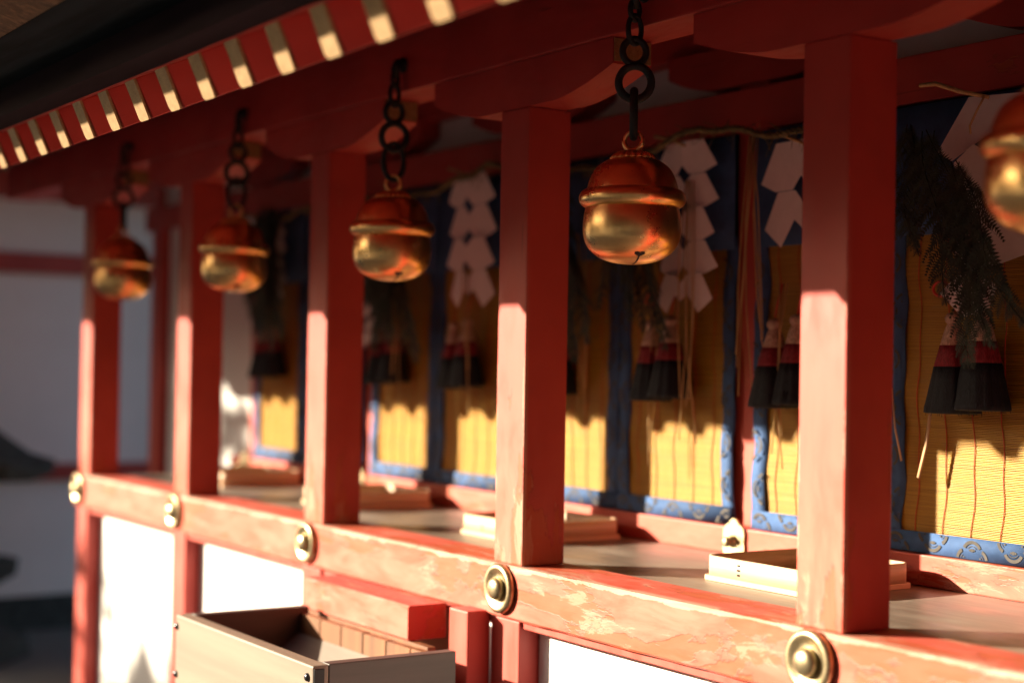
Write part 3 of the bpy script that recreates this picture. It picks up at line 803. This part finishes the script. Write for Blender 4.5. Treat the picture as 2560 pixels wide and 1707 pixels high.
# ------------------------------------------------------------------ offertory box
bx = thing('offertory_box', (-1.175, -.30, -H), 'weathered timber offertory box with riveted front and sloping inner boards', 'offertory box')
X0, X1, Y0, Y1, ZT = -1.535, -.834, -.456, -.135, -.167
part_box('front_board', BOXWOOD, bx, X0, X1+.001, Y0, Y0+.034, -H+.05, ZT, .004)
part_box('end_board', BOXEND, bx, X1-.030, X1-.001, Y0+.0355, Y1, -H+.05, ZT+.001, .002)
part_box('end_board', BOXEND, bx, X0+.002, X0+.03, Y0+.0355, Y1, -H+.05, ZT, .002)
m = MB()   # back board of upright planks with a slightly uneven top
rnd = random.Random(4); xx = X0+.032; 
while xx < X1-.04:
    w = min(.105, X1-.032-xx); m.box(xx, xx+w-.0022, Y1-.024, Y1-.004+.001, -H+.05, ZT-.014+rnd.uniform(-.002, .002)); xx += w
m.build('back_planks', PLANK, bx, .002, 1)
def slab(name, mat, p, th=.012):
    m = MB(); a, b, c_, d = [Vector(q) for q in p]; n = (b-a).cross(c_-a).normalized()*th
    vs = [a, b, c_, d, a-n, b-n, c_-n, d-n]
    m.add(vs, [(0, 1, 2, 3), (7, 6, 5, 4), (0, 4, 5, 1), (1, 5, 6, 2), (2, 6, 7, 3), (3, 7, 4, 0)]); return m.build(name, mat, bx)
slab('sloping_board', BOXIN, [(X0+.031, Y1-.026, ZT-.06), (X0+.031, Y0+.12, ZT-.19), (X1-.031, Y0+.12, ZT-.19), (X1-.031, Y1-.026, ZT-.06)])
slab('sloping_board', BOXIN, [(X0+.031, Y0+.036, ZT-.08), (X1-.031, Y0+.036, ZT-.08), (X1-.031, Y0+.10, ZT-.19), (X0+.031, Y0+.10, ZT-.19)])
part_box('corner_band', IRON, bx, X1-.006, X1+.0035, Y0+.002, Y0+.024, -H+.05, ZT-.006, .001)
for (rx, rz_) in ((X0+.008, ZT-.026), (X0+.008, ZT-.134), (X1-.020, ZT-.024), (X1-.020, ZT-.134), (X0+.008, ZT-.244), (X1-.020, ZT-.244)):
    m = MB(); m.lathe([(.0085, 0), (.0080, .003), (.006, .0055), (.003, .0068), (.0005, .007)], (rx, Y0, rz_), 16, axis='Y'); m.build('rivet', RIVET, bx)
m = MB(); m.box(X0+.02, X1-.02, Y0+.02, Y1-.02, -H, -H+.049); m.build('plinth', BOXEND, bx)

# ------------------------------------------------------------------ the wing building at the far left
wg = thing('side_wing', (-6.2, .6, -H), 'white plastered side wing with red crossbeams in shade at the far left', 'building')
WY0, WY1 = -.9, 2.6
part_box('wall', WINGW, wg, -6.15, -6.0, WY0, WY1, -H+.17, 1.19, 0)
part_box('footing', STONE, wg, -6.12, -5.985, WY0, WY1, -H, -H+.17, .004)
part_box('crossbeam', RED_B, wg, -5.999, -5.96, WY0, WY1, .825, .925, .004)
part_box('crossbeam', RED_B, wg, -5.999, -5.96, WY0, WY1, -.205, -.125, .004)
part_box('top_beam', RED_B, wg, -6.0, -5.93, WY0, WY1, 1.19, 1.33, .004)
for y in (-.85, 1.26, 2.5):
    part_box('post', RED_Z, wg, -5.998, -5.93, y, y+.11, -H, 1.19, .004)
m = MB(); m.prism([(-7.6, 1.5), (-6.4, 1.75), (-5.4, 1.42), (-5.4, 1.34), (-7.6, 1.40)], WY0-.3, WY1, 'XZ'); m.build('roof', BARK, wg)

# ------------------------------------------------------------------ stone lantern by the wing
ln = thing('stone_lantern', (-5.35, .06, -H), 'dark mossy stone lantern with flared roof at the left edge', 'stone lantern')
cx, cy = -5.42, -.02
def hexa(name, prof, n=6, rot=.3):
    m = MB(); vs = []
    for (r, z, fl) in prof:
        for i in range(n):
            for sub in (0, .5):
                a = rot + 2*PI*(i+sub)/n; rr = r if sub == 0 else r*math.cos(PI/n)*1.02; zz = z + (fl if sub == 0 else 0)
                vs.append((cx+rr*math.cos(a), cy+rr*math.sin(a), zz))
    k = 2*n
    m.add(vs, [(q*k+j, q*k+(j+1) % k, (q+1)*k+(j+1) % k, (q+1)*k+j) for q in range(len(prof)-1) for j in range(k)])
    m.add(vs[:k], [tuple(range(k))]); m.add(vs[-k:], [tuple(range(k))]); return m.build(name, STONE, ln, .006, 1)
hexa('roof', [(.17, -.155, 0), (.46, -.145, .02), (.475, -.095, .035), (.36, -.035, .01), (.24, .06, 0), (.12, .17, 0), (.07, .20, 0)])
m = MB(); m.lathe([(.05, .20), (.075, .23), (.08, .27), (.05, .33), (.01, .37)], (cx, cy, 0), 20); m.build('finial', STONE, ln)
hexa('light_chamber', [(.17, -.50, 0), (.17, -.156, 0)])
hexa('platform', [(.16, -.66, 0), (.31, -.58, 0), (.32, -.505, 0)])
m = MB(); m.lathe([(.17, -H+.12), (.13, -H+.20), (.13, -.68), (.17, -.661)], (cx, cy, 0), 24); m.build('shaft', STONE, ln)
hexa('base', [(.38, -H, 0), (.36, -H+.10, 0), (.20, -H+.12, 0)])

# ------------------------------------------------------------------ evergreens out of view: most added to block sky and low sun, reflected in bells
def tree(x, y, h, label, seed, rad=None):
    t = thing('evergreen_tree', (x, y, -H), label, 'tree', 'evergreens across the court')
    rnd = random.Random(seed); m = MB(); m.tube([(x, y, -H), (x+.1, y, -H+h*.4), (x, y, -H+h*.9)], [.22, .15, .04], 8); m.build('trunk', DARKWOOD, t)
    m = MB(); cz = -H + h*.56; rv = h*.44
    for i in range(2600):
        v = Vector((rnd.gauss(0, 1), rnd.gauss(0, 1), rnd.gauss(0, 1))).normalized()*rnd.random()**.4
        if math.sin(v.x*7+seed)*math.sin(v.y*6)*math.sin(v.z*7) > .35: continue
        rr = (rad or h*.27)*(1 - .25*v.z)
        p = Vector((x+v.x*rr, y+v.y*rr, cz+v.z*rv)); s = rnd.uniform(.03, .055)*h
        d1 = Vector((rnd.uniform(-1, 1), rnd.uniform(-1, 1), rnd.uniform(-1, 1)))*s; d2 = Vector((rnd.uniform(-1, 1), rnd.uniform(-1, 1), rnd.uniform(-1, 1)))*s
        m.add([p, p+d1, p+d2], [(0, 1, 2)])
    m.build('crown', LEAF, t)
names = ['tall', 'broad', 'low', 'slender', 'rounded', 'dense', 'leaning', 'dark', 'old', 'bushy', 'high', 'wide']
for i, (x, y, h) in enumerate([(-1.2, -8.2, 6.5), (1.2, -7.4, 7), (3.6, -7.0, 7.5), (6.0, -6.2, 7.5), (8.0, -4.4, 7.5), (9.2, -2.0, 7.5), (-3.6, -12.5, 6.5), (2.5, -10.5, 10), (6.5, -9.5, 11), (10.5, -6.5, 11), (12.5, -1.5, 10), (-.8, -13, 9)]):  # tall trees added behind the camera to cut sky light on the hall
    tree(x, y, h, names[i] + ' evergreen tree added unseen behind the viewer to block skylight', i, h*.25)
rs = random.Random(77)
for i, x in enumerate([-16, -14.4, -12.9, -11.5, -10.2, -8.8, -7.5, -6.1, -4.8]):  # row added on the sun side to keep the forecourt ground in shade
    tree(x, -8.3 + rs.uniform(-.3, .3), (3.98 if i in (3, 4) else 3.62) + rs.uniform(-.18, .12), ['first', 'second', 'third', 'fourth', 'fifth', 'sixth', 'seventh', 'eighth', 'ninth'][i] + ' tree in an unseen low evergreen row added to shade the court', 60+i, 1.15)
tree(-10.3, -6.0, 4.35, 'small clipped evergreen tree standing in front of the hall, outside the left edge', 30, 1.6)
